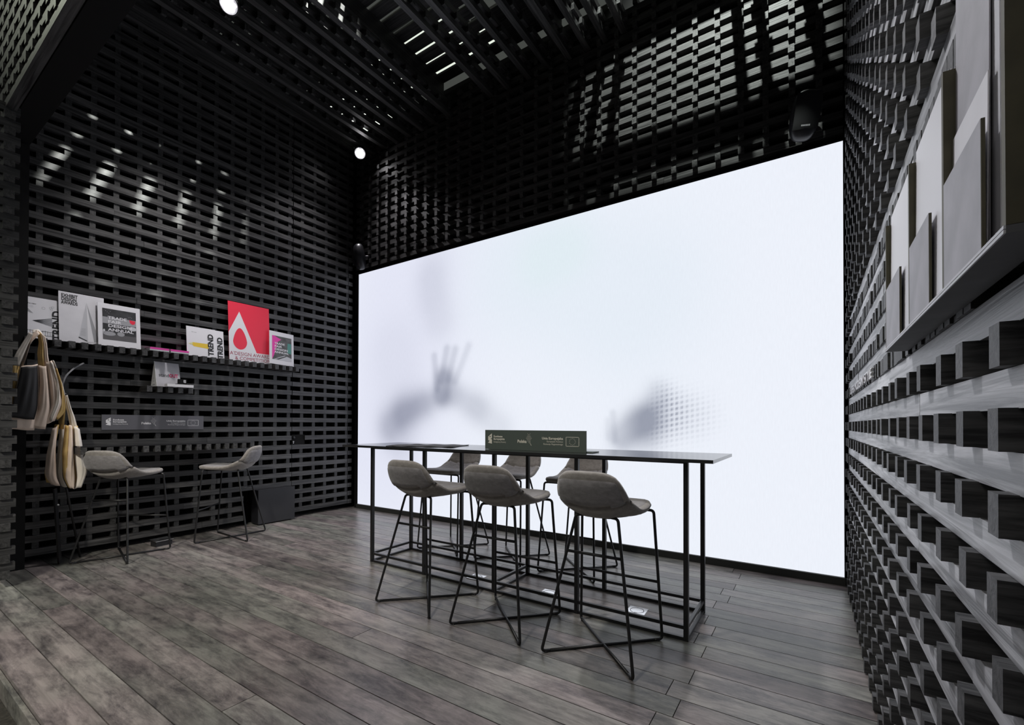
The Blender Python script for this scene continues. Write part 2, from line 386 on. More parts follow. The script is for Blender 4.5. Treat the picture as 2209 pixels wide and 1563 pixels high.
# --- right wall
wr = mesh_obj('wall_right', pydata('wall', bverts(XR+.20, XR+.30, .1, 4.75, -.12, 5.9), BF), None, BLACK); tag(wr, kind='structure')
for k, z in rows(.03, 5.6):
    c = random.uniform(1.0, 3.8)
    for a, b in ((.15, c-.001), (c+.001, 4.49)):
        mesh_obj('slat', box_mesh(b-a, TH, TH, WOOD_LIT), wr, None, (XR+TH/2+j(.002), (a+b)/2, z+j(.001)), (0, 0, math.pi/2))
bl = []
for k, z in rows(.03-PITCHZ, 5.6):
    zb = z+PITCHZ/2
    packed = 1.47 < zb < 2.06
    y = 4.44
    if packed:
        for i in range(3): bl.append(((XR-.020+.06+j(.003), 4.44-.184*i+j(.003), zb), 0.))
        y = 4.0
        while y > 1.15:
            bl.append(((XR-.004+.06+j(.005), y, zb), 0.)); y -= .0475
        continue
    while y > .2:
        bl.append(((XR-.020+.06+j(.003), y+j(.004), zb), 0.)); y -= .184
add_blocks(wr, bl, WOODB, 0, .12)
# raised white lettering along the packed course
lt = empty('wall_lettering', (XR-.016, 3.95, Z0+11.5*PITCHZ-.024)); lt.matrix_world = Matrix.Translation(lt.location) @ FACE_MX
tag(lt, 'raised white capital letters spelling a slogan low on the right slat wall', 'lettering')
text(lt, 'SUPER MODERN', 0, 0, .066, WHITE, 0, bold=.0012, width=.93, extrude=.004)
text(lt, 'STYLE', 1.0, 0, .066, WHITE, 0, bold=.0, width=.36, extrude=.004)

# --- front portal
wf = mesh_obj('wall_front', pydata('wall', bverts(-7.4, .9, .83, .99, 3.75, 6.2), BF), None, BLACK); tag(wf, kind='structure')
bl = []
for i in range(20):
    z = 3.752+PITCHZ*i
    mesh_obj('slat', box_mesh(4.1, TH, TH, WOOD), wf, None, (-5.32, .752+TH/2+j(.003), z))
    mesh_obj('slat', box_mesh(4.05, TH, TH, WOOD), wf, None, (-1.235, .752+TH/2+j(.003), z))
    for q in range(45):
        x = -7.3+.184*q
        if x < .8: bl.append(((x, .745+.05, z+PITCHZ/2), 0.))
add_blocks(wf, bl, WOOD, math.pi/2, .10)
jb = mesh_obj('trim_2', pydata('jamb', bverts(-7.4, -5.75, .835, .98, -.1, 3.72), BF), None, BLACK); tag(jb, kind='structure')
for k, z in rows(.03, 3.70):
    mesh_obj('slat', box_mesh(2.2, TH, TH, WOOD_SHADE), jb, None, (-6.28+j(.006), .775, z))
    mesh_obj('block', box_mesh(.12, .046, BH, WOOD_SHADE), jb, None, (-5.222+j(.008), .775, z+PITCHZ/2), (0, 0, math.pi/2))
    for q in range(1, 8): mesh_obj('block', box_mesh(.10, .046, BH, WOOD_SHADE), jb, None, (-5.222-.184*q, .785, z+PITCHZ/2), (0, 0, math.pi/2))

# --- open ceiling: ladder beams along the room, boards with gaps across above them
ce = empty('ceiling', (0, 0, 5.3)); tag(ce, kind='structure')
FINS = [-5.45, -5.2, -4.95, -4.7, -4.45, -4.2, -3.95, -3.28, -3.03, -2.74, -2.48, -2.22, -2.0, -1.8, -1.6, -.42, -.1, .3]
bl = []
for fx in FINS:
    for q, zz in enumerate((.03, .03+PITCHZ)):
        mesh_obj('beam', box_mesh(3.5, TH, TH, WOOD), ce, None, (fx+j(.004), 2.75, zz), (0, 0, math.pi/2))
    for q in range(19):
        bl.append((fx, 1.10+.184*q, .03+PITCHZ/2))
vis, rest = largest(bl, lambda c: (c[0], c[1], c[2]+5.3))
for c in vis: mesh_obj('block', box_mesh(.12, .046, BH, WOOD), ce, None, c)
many_boxes('far_blocks', [(c[0]-.06, c[0]+.06, c[1]-.023, c[1]+.023, c[2]-BH/2, c[2]+BH/2) for c in rest], WOOD, ce)
for q in range(19):
    y = 1.15+.184*q
    for a, b in ((-6.0, -3.1), (-3.1, .5)):
        if a > -4 and 3.6 < y < 3.99: continue
        mesh_obj('board', box_mesh(b-a-.004, .182 if (a > -4 and y > 3.99) else .138, .03, WOOD), ce, None, ((a+b)/2, y+j(.006), .56+j(.004)))
mesh_obj('light_block_panel', box_mesh(1.6, 1.6, .02, BLACK), ce, None, (-5.35, 1.75, .62))  # added black panels over the boards, block the bright hall above the gaps
mesh_obj('light_block_panel', box_mesh(1.2, .9, .02, BLACK), ce, None, (-3.9, 1.35, .62))
for x in (-5.9, -4.1, -2.35, -.6):
    mesh_obj('joist', box_mesh(3.5, .06, .36, WOOD), ce, None, (x, 2.75, .36), (0, 0, math.pi/2))

# ------------------------------------------------------------------ LED screen
scr = empty('led_screen', (-2.788, YB, ZS0)); tag(scr, 'huge glowing white LED video wall with blurred grey hands, filling the far wall', 'screen')
NX, NZ = 420, 245
gx = np.linspace(-3, 3, NX+1); gz = np.linspace(0, 3.5, NZ+1)
X, Z = np.meshgrid(gx, gz); WX = X-2.788; WZ = Z+ZS0
def cap(ax, az, bx_, bz, r, soft):
    d = np.array([bx_-ax, bz-az]); L2 = d@d+1e-9; tt = np.clip(((WX-ax)*d[0]+(WZ-az)*d[1])/L2, 0, 1)
    dist = np.hypot(WX-ax-tt*d[0], WZ-az-tt*d[1]); return np.exp(-np.maximum(dist-r, 0)**2/(2*soft**2))
def on_screen(x, y):
    d = F2+R3*((x-IW/2)/FPX)-U3*((y-CY)/FPX); p = EYEV+d*(YB/d.y); return p.x, p.z
def strokes(lst):
    out = np.ones_like(X)
    for (x0, y0, x1, y1, r, soft, dk) in lst: out *= 1-dk*cap(*on_screen(x0, y0), *on_screen(x1, y1), r, soft)
    return 1-out
sh = strokes([(950, 858, 905, 872, .02, .11, .16), (912, 872, 868, 893, .04, .14, .28), (872, 890, 842, 918, .06, .17, .30), (850, 930, 868, 962, .06, .18, .12),
              (980, 850, 1030, 880, .04, .11, .15), (1025, 876, 1078, 922, .04, .12, .14), (953, 850, 957, 818, .07, .075, .36), (975, 850, 970, 825, .05, .09, .12), (990, 856, 960, 858, .03, .08, .08),
              (943, 838, 937, 768, .012, .035, .20), (952, 820, 964, 752, .012, .036, .22), (967, 818, 982, 754, .012, .036, .20), (982, 822, 1011, 746, .010, .034, .15),
              (850, 760, 865, 850, .15, .28, .07), (930, 600, 948, 690, .06, .17, .11), (940, 560, 925, 640, .06, .2, .05)])
s2 = strokes([(1342, 940, 1385, 905, .06, .075, .24), (1385, 915, 1440, 888, .06, .10, .26), (1398, 900, 1422, 848, .03, .08, .16), (1432, 895, 1492, 898, .05, .12, .14), (1400, 930, 1430, 930, .04, .1, .10), (1322, 890, 1326, 950, .008, .022, .12), (1310, 905, 1312, 945, .006, .018, .07), (1350, 955, 1400, 950, .03, .07, .12)])
mo = 1-(.5+.5*np.cos(2*np.pi*WX/.047))*(.5+.5*np.cos(2*np.pi*(WZ-.2*WX)/.050))
fade = np.clip((WX+1.38)/.25, 0, 1)
sh = sh+s2*(1-fade*.85*mo)*(1.1+.9*fade)
base = np.stack([.850+0*X, .885+0*X, .965+0*X], -1)
lav = cap(-5.3, 1, -4.8, 3.2, .3, .8)[..., None]*.8; base = base*(1-lav)+lav*np.array([.755, .770, .905])
blu = (cap(-2.8, 3.1, -1.6, 2.6, .3, .45)*.7)[..., None]; base = base*(1-blu)+blu*np.array([.765, .835, .915])
blu = (cap(-2.55, 3.15, -2.3, 3.2, .1, .2)*.5)[..., None]; base = base*(1-blu)+blu*np.array([.72, .84, .87])
col = base*(1-np.clip(sh, 0, .62)[..., None]*np.array([1, .98, .90]))
v = [(float(x), 0, float(z)) for z in gz for x in gx]
f = [(r*(NX+1)+c, r*(NX+1)+c+1, (r+1)*(NX+1)+c+1, (r+1)*(NX+1)+c) for r in range(NZ) for c in range(NX)]
me = pydata('display', v, f)
at = me.attributes.new('picture', 'FLOAT_COLOR', 'POINT')
at.data.foreach_set('color', np.concatenate([col, np.ones_like(X)[..., None]], -1).astype(np.float32).ravel())
mesh_obj('display', me, scr, screen_mat(), (0, -.002, 0))
box('cabinet', -3, 3, .0, .08, 0, 3.5, BLACK, scr)
for nm, b in (('bezel', (-3.012, -3, -.006, .08, 0, 3.5)), ('bezel', (3, 3.008, -.006, .08, 0, 3.5)), ('bezel', (-3.012, 3.008, -.006, .08, 3.5, 3.508))): box(nm, *b, BLACK, scr)

# ------------------------------------------------------------------ speakers over the screen
def speaker(loc, rz, label):
    t = empty('wall_speaker', loc, (math.radians(10), math.radians(6), rz)); tag(t, label, 'speaker')
    v, f = [], []; NA, NB = 28, 18
    for i in range(NB+1):
        a = math.pi*i/NB; zz = math.cos(a); rr = max(1e-3, math.sin(a))**.62
        zz = math.copysign(abs(zz)**.9, zz)
        for q in range(NA):
            b = 2*math.pi*q/NA; cx = math.copysign(abs(math.cos(b))**.8, math.cos(b)); cy = math.copysign(abs(math.sin(b))**.8, math.sin(b))
            v.append((.105*rr*cx, .085*rr*cy-(.015*(1-zz*zz)), .185*zz))
    for i in range(NB):
        for q in range(NA):
            a = i*NA+q; b = i*NA+(q+1) % NA; f.append((a, a+NA, b+NA, b))
    mesh_obj('housing', pydata('housing', v, f, True), t, PLAST)
    v = []; n1, n2 = 14, 20; f = []
    for i in range(n1+1):
        for q in range(n2+1):
            x = -.088+.176*i/n1; z = -.135+.27*q/n2
            e = 1-.45*(x/.105)**2-.35*(z/.185)**4; v.append((x, -.072-.040*e, z))
    for i in range(n1):
        for q in range(n2): a = i*(n2+1)+q; f.append((a, a+n2+1, a+n2+2, a+1))
    mesh_obj('grille', pydata('grille', v, f, True), t, flat('speaker_grille', (.010, .010, .012), .7, noise=.3, nscale=400))
    rod('bracket', [(0, .05, 0), (0, .16, 0)], .02, PLAST, t)
    polys(t, [rect(-.032+.0105*i, -.032+.0105*i+.008, -.116, -.104) for i in range(6)], WHITE, 0, 'badge').matrix_local = Matrix.Translation((0, -.114, 0)) @ Matrix.Rotation(math.pi/2, 4, 'X')
    return t
speaker((-.045, 4.35, 3.775), math.radians(14), 'black rounded loudspeaker over the right end of the glowing screen')
speaker((-5.60, 4.37, 3.76), math.radians(-30), 'black rounded loudspeaker in the dark corner at the screen\'s upper left')

# ------------------------------------------------------------------ spotlights
def spotlight(loc, target, label):
    d = Vector(target)-Vector(loc)
    t = empty('spotlight', loc); t.rotation_euler = d.to_track_quat('-Z', 'Y').to_euler(); tag(t, label, 'spotlight', None)
    mesh_obj('housing', lathe([(.045, .22), (.075, .20), (.082, .02), (.086, 0), (.074, 0), (.072, .03)]), t, PLAST)
    mesh_obj('reflector', lathe([(.072, .031), (.001, .030)]), t, flat('lamp_face', (.3, .3, .3), .3, metal=.5))
    v = [(0, 0)]+[(.044*math.cos(i*math.pi/3), .044*math.sin(i*math.pi/3)) for i in range(6)]
    for (x, y) in v: mesh_obj('led', lathe([(.019, .012), (.019, .004), (.012, .001)], 14), t, LED, (x, y, 0))
    rod('yoke', [(-.09, 0, .10), (-.09, 0, .30), (.09, 0, .30), (.09, 0, .10)], .008, PLAST, t, .02)
    return t
spotlight((-5.46, 4.25, 5.20), (-2.2, 1.6, 1.6), 'lit LED spotlight high in the corner between slat wall and screen wall')
spotlight((-4.54, 2.05, 5.19), (-2.6, .6, 2.6), 'lit LED spotlight under the ceiling beams at the top edge of the photo')

# ------------------------------------------------------------------ bar table
tb = empty('bar_table', (-2.02, 3.06, 0)); tag(tb, 'long black bar table on a thin square steel frame before the screen', 'table')
def tbx(name, x0, x1, y0, y1, z0, z1, mat=STEEL):
    box(name, x0+2.02, x1+2.02, y0-3.06, y1-3.06, z0, z1, mat, tb)
tbx('tabletop', -3.70, -.455, 2.70, 3.40, 1.062, 1.082, LAMIN)
LX = [-3.42, -2.755, -2.025, -1.335, -.625]; h = .0135
for x in LX:
    for y in (2.825, 3.315): tbx('leg', x-h, x+h, y-h, y+h, 0, 1.062)
for y in (2.825, 3.315):
    for z in (.010, .078):
        for a, b in zip(LX, LX[1:]): tbx('rail', a+h, b-h, y-.010, y+.010, z-.010, z+.010)
    tbx('top_rail', LX[0], LX[-1], y-.011, y+.011, 1.046, 1.062)
for x in (LX[0], LX[2], LX[4]):
    for z in (.010, .078): tbx('cross_rail', x-.010, x+.010, 2.825+h, 3.315-h, z-.010, z+.010)

# ------------------------------------------------------------------ bar stools
PROF = [(-.0, .272, .798, .196, .0, 0), (.10, .240, .802, .222, .004, 0), (.26, .12, .788, .232, .012, 0), (.42, -.01, .772, .230, .036, .0), (.55, -.11, .778, .218, .074, .010), (.68, -.190, .826, .208, .062, .032), (.81, -.238, .905, .202, .032, .052), (.93, -.262, .985, .192, .008, .058), (1.0, -.272, 1.030, .178, .0, .056)]
def prof(t):
    P = PROF
    i = max(0, min(len(P)-2, next((k for k in range(len(P)-1) if t <= P[k+1][0]), len(P)-2)))
    p0, p1, p2, p3 = P[max(0, i-1)], P[i], P[i+1], P[min(len(P)-1, i+2)]
    s = (t-p1[0])/(p2[0]-p1[0])
    return [.5*(2*p1[c]+(p2[c]-p0[c])*s+(2*p0[c]-5*p1[c]+4*p2[c]-p3[c])*s*s+(3*p1[c]-p0[c]-3*p2[c]+p3[c])*s**3) for c in range(1, 6)]
def shell_pt(a, b):
    a2 = a*math.sqrt(1-.30*b*b*b*b); b2 = b*math.sqrt(1-.22*a**4)
    a2 /= 1.0; t = (b2+1)/2
    y, z, w_, lift, wrap = prof(t); u = a2
    return Vector((w_*u, y+wrap*abs(u)**2.4, z+lift*abs(u)**2.2))
def shell_mesh(th_top, th_bot, shrink, na=20, nb=30):
    top, bot = [], []
    for i in range(nb+1):
        for q in range(na+1):
            b = (-1+2*i/nb); a = (-1+2*q/na)
            b = math.sin(b*math.pi/2)*.6+b*.4; a = math.sin(a*math.pi/2)*.6+a*.4
            p = shell_pt(a*shrink, b*shrink); e = .004
            du = shell_pt(a*shrink+e, b*shrink)-shell_pt(a*shrink-e, b*shrink); dv = shell_pt(a*shrink, b*shrink+e)-shell_pt(a*shrink, b*shrink-e)
            n = du.cross(dv).normalized()
            if n.z < 0 and abs(n.z) > .6: n = -n
            m = max(abs(a), abs(b)); k = math.sqrt(max(0, 1-m**13))
            top.append(p-n*th_top*k if False else p+n*(-th_top*k)); bot.append(p+n*th_bot*k)
    v = top+bot; n = len(top); f = []
    for i in range(nb):
        for q in range(na):
            a = i*(na+1)+q; b = a+1; c = b+na+1; d = a+na+1
            f.append((a, b, c, d)); f.append((a+n, d+n, c+n, b+n))
    me = pydata('shell', v, f, True)
    import bmesh
    bm = bmesh.new(); bm.from_mesh(me); bmesh.ops.remove_doubles(bm, verts=bm.verts, dist=.0006); bmesh.ops.recalc_face_normals(bm, faces=bm.faces); bm.to_mesh(me); bm.free()
    for p in me.polygons: p.use_smooth = True
    return me
def make_stool():
    t = empty('bar_stool')
    r = .0085
    mesh_obj('seat_shell', shell_mesh(.022, .022, 1.0), t, FAB)
    mesh_obj('seat_pad', shell_mesh(-.006, .028, .92), t, FAB2)
    FT = .262
    tops = {(-1, -1): (-.125, -.105, .762), (1, -1): (.125, -.105, .762), (-1, 1): (-.228, .205, .772), (1, 1): (.228, .205, .772)}
    for (sx, sy), tp in tops.items():
        foot = Vector((sx*FT, sy*FT, r)); tp = Vector(tp)
        inner = foot*.86; inner.z = r
        rod('leg', [tp+Vector((-sx*.045, -sy*.01, .002)), tp, foot, inner], r, STEEL, t, .03)
        mesh_obj('foot_cap', lathe([(.011, 0), (.011, .006)], 10), t, PLAST, (foot.x*.93, foot.y*.93, -.002+.002))
    for s in (1, -1): rod('base_bar', [(-FT*.86, -s*FT*.86, r), (FT*.86, s*FT*.86, r+(.0 if s == 1 else .0))], r, STEEL, t)
    def at_z(sx, sy, z):
        a = Vector((sx*FT, sy*FT, r)); b = Vector(tops[(sx, sy)]); s = (z-a.z)/(b.z-a.z); return a+(b-a)*s
    rod('footrest', [at_z(-1, -1, .56), at_z(1, -1, .56)], r, STEEL, t); rod('footrest', [at_z(-1, 1, .348), at_z(1, 1, .348)], r, STEEL, t)
    rod('seat_frame', [(-.18, .195, .772), (-.08, -.10, .762), (.08, -.10, .762), (.18, .195, .772)], r*.9, STEEL, t, .03)
    rod('seat_frame', [(-.19, .203, .774), (.19, .203, .774)], r*.9, STEEL, t)
    return t
def copy_tree(o, parent=None):
    c = o.copy(); C.objects.link(c); c.parent = parent
    for ch in o.children: copy_tree(ch, c)
    return c
D = math.radians
stools = [(-2.355, 2.455, 0, 'grey felt bar stool seen from behind, leftmost and farthest of the front three', 'n'),
          (-1.675, 2.475, 1.5, 'grey felt bar stool seen from behind, in the middle of the front three', 'n'),
          (-1.007, 2.490, 0, 'grey felt bar stool seen from behind, nearest the camera at the table', 'n'),
          (-3.130, 3.640, 181, 'grey felt bar stool behind the table facing us, farthest left by the screen', 'f'),
          (-2.410, 3.665, 179, 'grey felt bar stool behind the table facing us, half under the table sign', 'f'),
          (-1.725, 3.680, 180, 'grey felt bar stool behind the table facing us, nearest the right slat wall', 'f'),
          (-5.535, 1.596, 34, 'dark grey bar stool by the left slat wall, beside the hanging tote bags', 'w'),
          (-5.455, 2.545, 133, 'dark grey bar stool seen from the side, in front of the black floor box', 'w')]
proto = make_stool()
for i, (x, y, a, lab, g) in enumerate(stools):
    o = proto if i == 0 else copy_tree(proto)
    o.location = (x, y, .0005); o.rotation_euler = (0, 0, D(a))
    tag(o, lab, 'bar stool', {'n': 'bar stools in front of the table', 'f': 'bar stools behind the table', 'w': 'bar stools along the left wall'}[g])

# ------------------------------------------------------------------ funding signs
def sign_print(t, W_, z, ink):
    """three logos across a board W_ wide, .15 high, origin at the lower left corner"""
    k = W_/.86
    def Q(pts): return [(x*k, y) for x, y in pts]
    poly(t, Q([(.030, .098), (.066, .124), (.066, .085), (.052, .083), (.066, .076), (.066, .043), (.028, .050), (.044, .066), (.030, .070)]), ink, z, 'emblem')
    st = []
    for i in range(10):
        r = .008 if i % 2 == 0 else .0035; a = math.pi/2+i*math.pi/5; st.append(((.049+r*math.cos(a))*k, .099+r*math.sin(a)))
    poly(t, st, SIGNG, z+.0006, 'emblem_star')
    text(t, 'Fundusze', .082*k, .094, .0215, ink, z, bold=.0006, width=.083*k); text(t, 'Europejskie', .082*k, .074, .0215, ink, z, bold=.0006, width=.103*k)
    text(t, 'Inteligentny Rozwój', .082*k, .053, .0155, ink, z, width=.113*k)
    text(t, 'Polska', .303*k, .057, .031, ink, z, bold=.001, width=.080*k)
    dots = []
    for i in range(-4, 5):
        for q in range(-3, 4):
            if abs(i)/4.6+abs(q)/3.6 <= 1.02: dots.append(disc((.404+i*.0055)*k, .088+q*.0095+abs(i)*.001, .0019, 6))
    for i in range(7):
        dots.append(disc((.411+i*.0022)*k, .070-i*.005, .0019, 6)); dots.append(disc((.404+i*.0035)*k, .062-i*.004, .0017, 6)); dots.append(disc((.404+(i-3)*.004)*k, .116+abs(i-3)*.003, .0016, 6))
    polys(t, dots, ink, z, 'dot_emblem')
    text(t, 'Unia Europejska', .686*k, .086, .0235, ink, z, bold=.0007, align='RIGHT', width=.171*k)
    text(t, 'Europejski Fundusz', .686*k, .066, .0165, ink, z, align='RIGHT', width=.130*k); text(t, 'Rozwoju Regionalnego', .686*k, .047, .0165, ink, z, align='RIGHT', width=.157*k)
    x0, x1, y0, y1, b = .708*k, .810*k, .040, .106, .003
    polys(t, [rect(x0, x1, y1-b, y1), rect(x0, x1, y0, y0+b), rect(x0, x0+b, y0, y1), rect(x1-b, x1, y0, y1)], ink, z, 'flag_frame')
    cx, cy = (x0+x1)/2, (y0+y1)/2
    polys(t, [disc(cx+.0225*math.cos(i*math.pi/6), cy+.0225*math.sin(i*math.pi/6), .0024, 5) for i in range(12)], ink, z, 'star_ring')
t = empty('table_sign'); t.matrix_world = Matrix.Translation((-2.155, 2.88, 1.083)) @ FACE_MY
tag(t, 'dark green grey funding sign with white logos standing on the bar table', 'sign')
mesh_obj('board', pydata('board', bverts(0, .862, 0, .150, -.010, 0), BF), t, SIGNG)
mesh_obj('foot', pydata('foot', bverts(.02, .905, 0, .006, -.125, -.010), BF), t, SIGNG)
sign_print(t, .86, .0008, CREAM)
t = empty('wall_sign'); t.matrix_world = Matrix.Translation((XL+.012, 1.522, 1.212)) @ FACE_PX
tag(t, 'slate grey funding sign with white logos fixed on the left slat wall', 'sign')
mesh_obj('board', pydata('board', bverts(0, .905, 0, .152, -.012, 0), BF), t, SIGNW)
sign_print(t, .905, .0008, WHITE)

# dark brochure lying on the table
v, f = [], []; nx, ny = 24, 10
for i in range(nx+1):
    for q in range(ny+1):
        x = -.31+.62*i/nx; y = -.20+.40*q/ny; v.append((x, y, .0065+.004*math.sin(i*.9+q*.4)*(.4+abs(x)*1.5)))
n = len(v); v += [(x, y, max(.0, z-.007)) for x, y, z in v]
for i in range(nx):
    for q in range(ny):
        a = i*(ny+1)+q; b = a+ny+1; f += [(a, b, b+1, a+1), (a+n, a+1+n, b+1+n, b+n)]
for i in range(nx):
    a = i*(ny+1); b = a+ny+1; f.append((a, a+n, b+n, b)); a += ny; b += ny; f.append((a, b, b+n, a+n))
for q in range(ny):
    a = q; f.append((a, a+1, a+1+n, a+n)); a = nx*(ny+1)+q; f.append((a, a+n, a+1+n, a+1))
o = mesh_obj('table_mat', pydata('mat', v, f, True), None, flat('dark_grey_felt', (.05, .05, .055), .8), (-2.86, 2.98, 1.0822), (0, 0, D(20)))
tag(o, 'thin dark grey wavy mat lying flat on the left half of the bar table', 'mat')

# ------------------------------------------------------------------ floor sockets
def socket(x, y, rz, label):
    t = empty('floor_socket', (x, y, .0), (0, 0, rz)); tag(t, label, 'floor socket', 'floor sockets under the bar table')
    mesh_obj('plate', box_mesh(.125, .12, .005, SOCKET), t, None, (0, 0, .0026))
    v, f = [], []
    for i in range(32):
        a = 2*math.pi*i/32
        for r in (.043, .047): v.append((r*math.cos(a), r*math.sin(a), .0056))
    for i in range(32): f.append((2*i, 2*i+1, (2*i+3) % 64, (2*i+2) % 64))
    mesh_obj('lid_groove', pydata('groove', v, f), t, BLACK)
    mesh_obj('finger_slot', box_mesh(.02, .006, .001, BLACK), t, None, (0, -.043, .0056))
socket(-2.34, 3.015, .05, 'pale square floor socket under the table, farthest left of three')
socket(-1.665, 3.035, .05, 'pale square floor socket under the table, in the middle of three')
socket(-1.005, 3.085, .05, 'pale square floor socket under the table, nearest the camera')
t = empty('power_box', (-5.715, 1.97, 0), (0, 0, D(8))); tag(t, 'low grey floor power box against the left wall behind a stool', 'power box')
mesh_obj('body', box_mesh(.10, .15, .055, PLAST), t, None, (0, 0, .0275)); mesh_obj('lid', box_mesh(.125, .165, .006, SOCKET), t, None, (0, 0, .060), (0, D(4), 0))

# ------------------------------------------------------------------ shelves and counter on the left wall, made of pulled-out blocks
def block_shelf(name, y0, y1, k, depth, label, cat, top=None, pitch=.0935):
    zb = Z0+(k+.5)*PITCHZ; n = int(round((y1-y0)/pitch))
    t = empty(name, (XL, (y0+y1)/2, zb)); tag(t, label, cat)
    for i in range(n+1):
        y = y0+(y1-y0)*i/n
        mesh_obj('block', box_mesh(depth+.12, .046, BH-.001, WOOD), t, None, (depth/2-.06+.006, y-(y0+y1)/2+j(.003), 0))
    if top:
        mesh_obj('top_board', box_mesh(depth+.004, y1-y0+.05, .012, top), t, None, (depth/2+.003, 0, BH/2+.0065))
    return zb+BH/2
ZSH1 = block_shelf('magazine_shelf', .985, 3.475, 15, .17, 'long dark shelf of protruding timber blocks on the left wall, full of magazines', 'shelf')
ZSH2 = block_shelf('card_shelf', 1.86, 2.235, 12, .16, 'short dark shelf of five timber blocks holding the small tent sign', 'shelf')
ZCO = block_shelf('wall_counter', 1.30, 2.78, 7, .40, 'black bar counter of protruding timber blocks below the wall sign', 'counter', top=LAMIN)

# ------------------------------------------------------------------ magazines
def sheet(name, y, z, W_, H_, label, cat, lean=6, X=-5.80, th=.006, mat=WHITE, group='magazines on the long block shelf', tilt=0.):
    t = empty(name); t.matrix_world = Matrix.Translation((X, y, z)) @ FACE_PX @ Matrix.Rotation(-D(lean), 4, 'X') @ Matrix.Rotation(D(tilt), 4, 'Z')
    tag(t, label, cat, group)
    mesh_obj('cover', pydata('cover', bverts(0, W_, 0, H_, -th, 0), BF), t, mat)
    return t
zf = ZSH1+.001; E1, E2 = .0006, .0012
m = sheet('magazine', .925, zf, .305, .375, 'landscape white magazine with pencil sketches and the upright word TREND', 'magazine', X=-5.815)
text(m, 'TREND', .285, .002, .085, INK, E1, bold=.003, rot=math.pi/2, width=None, name='lettering')
poly(m, [(.10, .16), (.225, .20), (.228, .125)], LGREY, E1); poly(m, [(.03, .255), (.07, .268), (.105, .225), (.06, .24)], GREY, E1)
L_ = []
for i in range(9):
    a = (.10, .16); b = (.225, .125+.075*i/8); d = .0012; L_.append([(a[0], a[1]-d), (b[0], b[1]-d), (b[0], b[1]+d), (a[0], a[1]+d)])
for i in range(12): L_.append(rect(.05+i*.016, .052+i*.016, .03, .07+.008*math.sin(i)))
L_ += [rect(.05, .235, .068, .0705), rect(.05, .235, .03, .0325)]
polys(m, L_, INK, E2, 'sketch')
L_ = []
for (cx, cy, r) in ((.17, .285, .010), (.218, .297, .008), (.23, .305, .008), (.222, .282, .007)):
    for i in range(10):
        a = i*.6; L_.append([(cx+r*math.cos(a), cy+r*math.sin(a)), (cx+(r+.002)*math.cos(a), cy+(r+.002)*math.sin(a)), (cx+(r+.002)*math.cos(a+.6), cy+(r+.002)*math.sin(a+.6)), (cx+r*math.cos(a+.6), cy+r*math.sin(a+.6))])
polys(m, L_, GREY, E1, 'doodle'); text(m, 'the new', .065, .31, .018, INK, E1); polys(m, [rect(.065, .105, .298-.008*i, .3-.008*i) for i in range(3)], LGREY, E1, 'small_print')
m = sheet('magazine', 1.192, zf, .325, .475, 'tall pale grey magazine reading EXHIBIT DESIGN AWARDS', 'magazine', X=-5.80, mat=PAPER)
for i, s in enumerate(('EXHIBIT', 'DESIGN', 'AWARDS')): text(m, s, .018, .425-.034*i, .043, INK, E1, bold=.0016, width=.115 if i != 1 else .105)
poly(m, [(.195, .40), (.135, .05), (.20, .012), (.285, .03)], LGREY, E1, 'cone'); poly(m, [(.195, .40), (.20, .02), (.245, .02)], WHITE, E2, 'cone_highlight'); poly(m, [(.195, .40), (.245, .02), (.285, .03)], GREY, E2, 'cone_shade')
poly(m, [(.135, .06), (.195, .03), (.195, .022), (.135, .05)], INK, E2, 'base_line')
polys(m, [rect(.145+.002*i, .185, .075+.011*i, .077+.011*i) for i in range(7)], GREY, E2, 'ribs')
m = sheet('magazine', 1.462, zf, .335, .425, 'white-framed dark photo magazine reading TRADE FAIR DESIGN ANNUAL', 'magazine', X=-5.775)
poly(m, rect(.035, .30, .062, .375), DARKPIC, E1, 'photo')
poly(m, rect(.0355, .2995, .225, .29), GREY, E1+.0002, 'photo_band'); poly(m, rect(.0355, .2995, .063, .12), flat('dark_floor_print', (.12, .115, .12), .4), E1+.0002, 'photo_floor')
for (cx, cy, r, mm) in ((.085, .125, .05, GREY), (.175, .13, .030, GREY), (.27, .20, .035, LGREY), (.045, .145, .03, LGREY)): poly(m, disc(max(cx, .04+r*.1), cy, r if cx > .08 else r*.3, 16, .022), mm, E2, 'seat_print')
poly(m, [(.245, .29), (.295, .285), (.29, .255), (.27, .245), (.25, .26)], RED, E2, 'red_shape')
for i, s in enumerate(('TRADE', 'FAIR', 'DESIGN', 'ANNUAL')): text(m, s, .075, .272-.040*i, .040, WHITE, .0020, bold=.001, width=(.150, .105, .185, .205)[i])
polys(m, [disc(.06+.012*i, .35-.01*(i % 3), .002, 6) for i in range(4)]+[disc(.24+.012*i, .315+.004*(i % 2), .002, 6) for i in range(3)], WHITE, E2, 'lamp_dots')
m = sheet('magazine', 2.222, zf, .295, .335, 'white landscape magazine with a yellow brush stroke and one upright TREND', 'magazine', X=-5.80)
poly(m, [(.015, .135), (.06, .155), (.10, .155), (.22, .155), (.22, .098), (.07, .110), (.055, .125)], YELLOW, E1, 'brush'); poly(m, [(.015, .135), (.06, .155), (.055, .125)], PALEYEL, E2, 'brush_tip')
text(m, 'TREND', .268, .022, .078, INK, .0018, bold=.003, rot=math.pi/2); text(m, 'the new', .05, .27, .016, GREY, E1)
m = sheet('magazine', 2.500, zf, .112, .333, 'white magazine half hidden behind another, showing only the word TREND', 'magazine', X=-5.813)
text(m, 'TREND', .095, .002, .078, INK, .0018, bold=.003, rot=math.pi/2)
m = sheet('award_poster', 2.672, zf, .495, .725, 'tall bright red poster with a white letter A and red drop', 'poster', lean=4, X=-5.825, group=None, mat=RED)
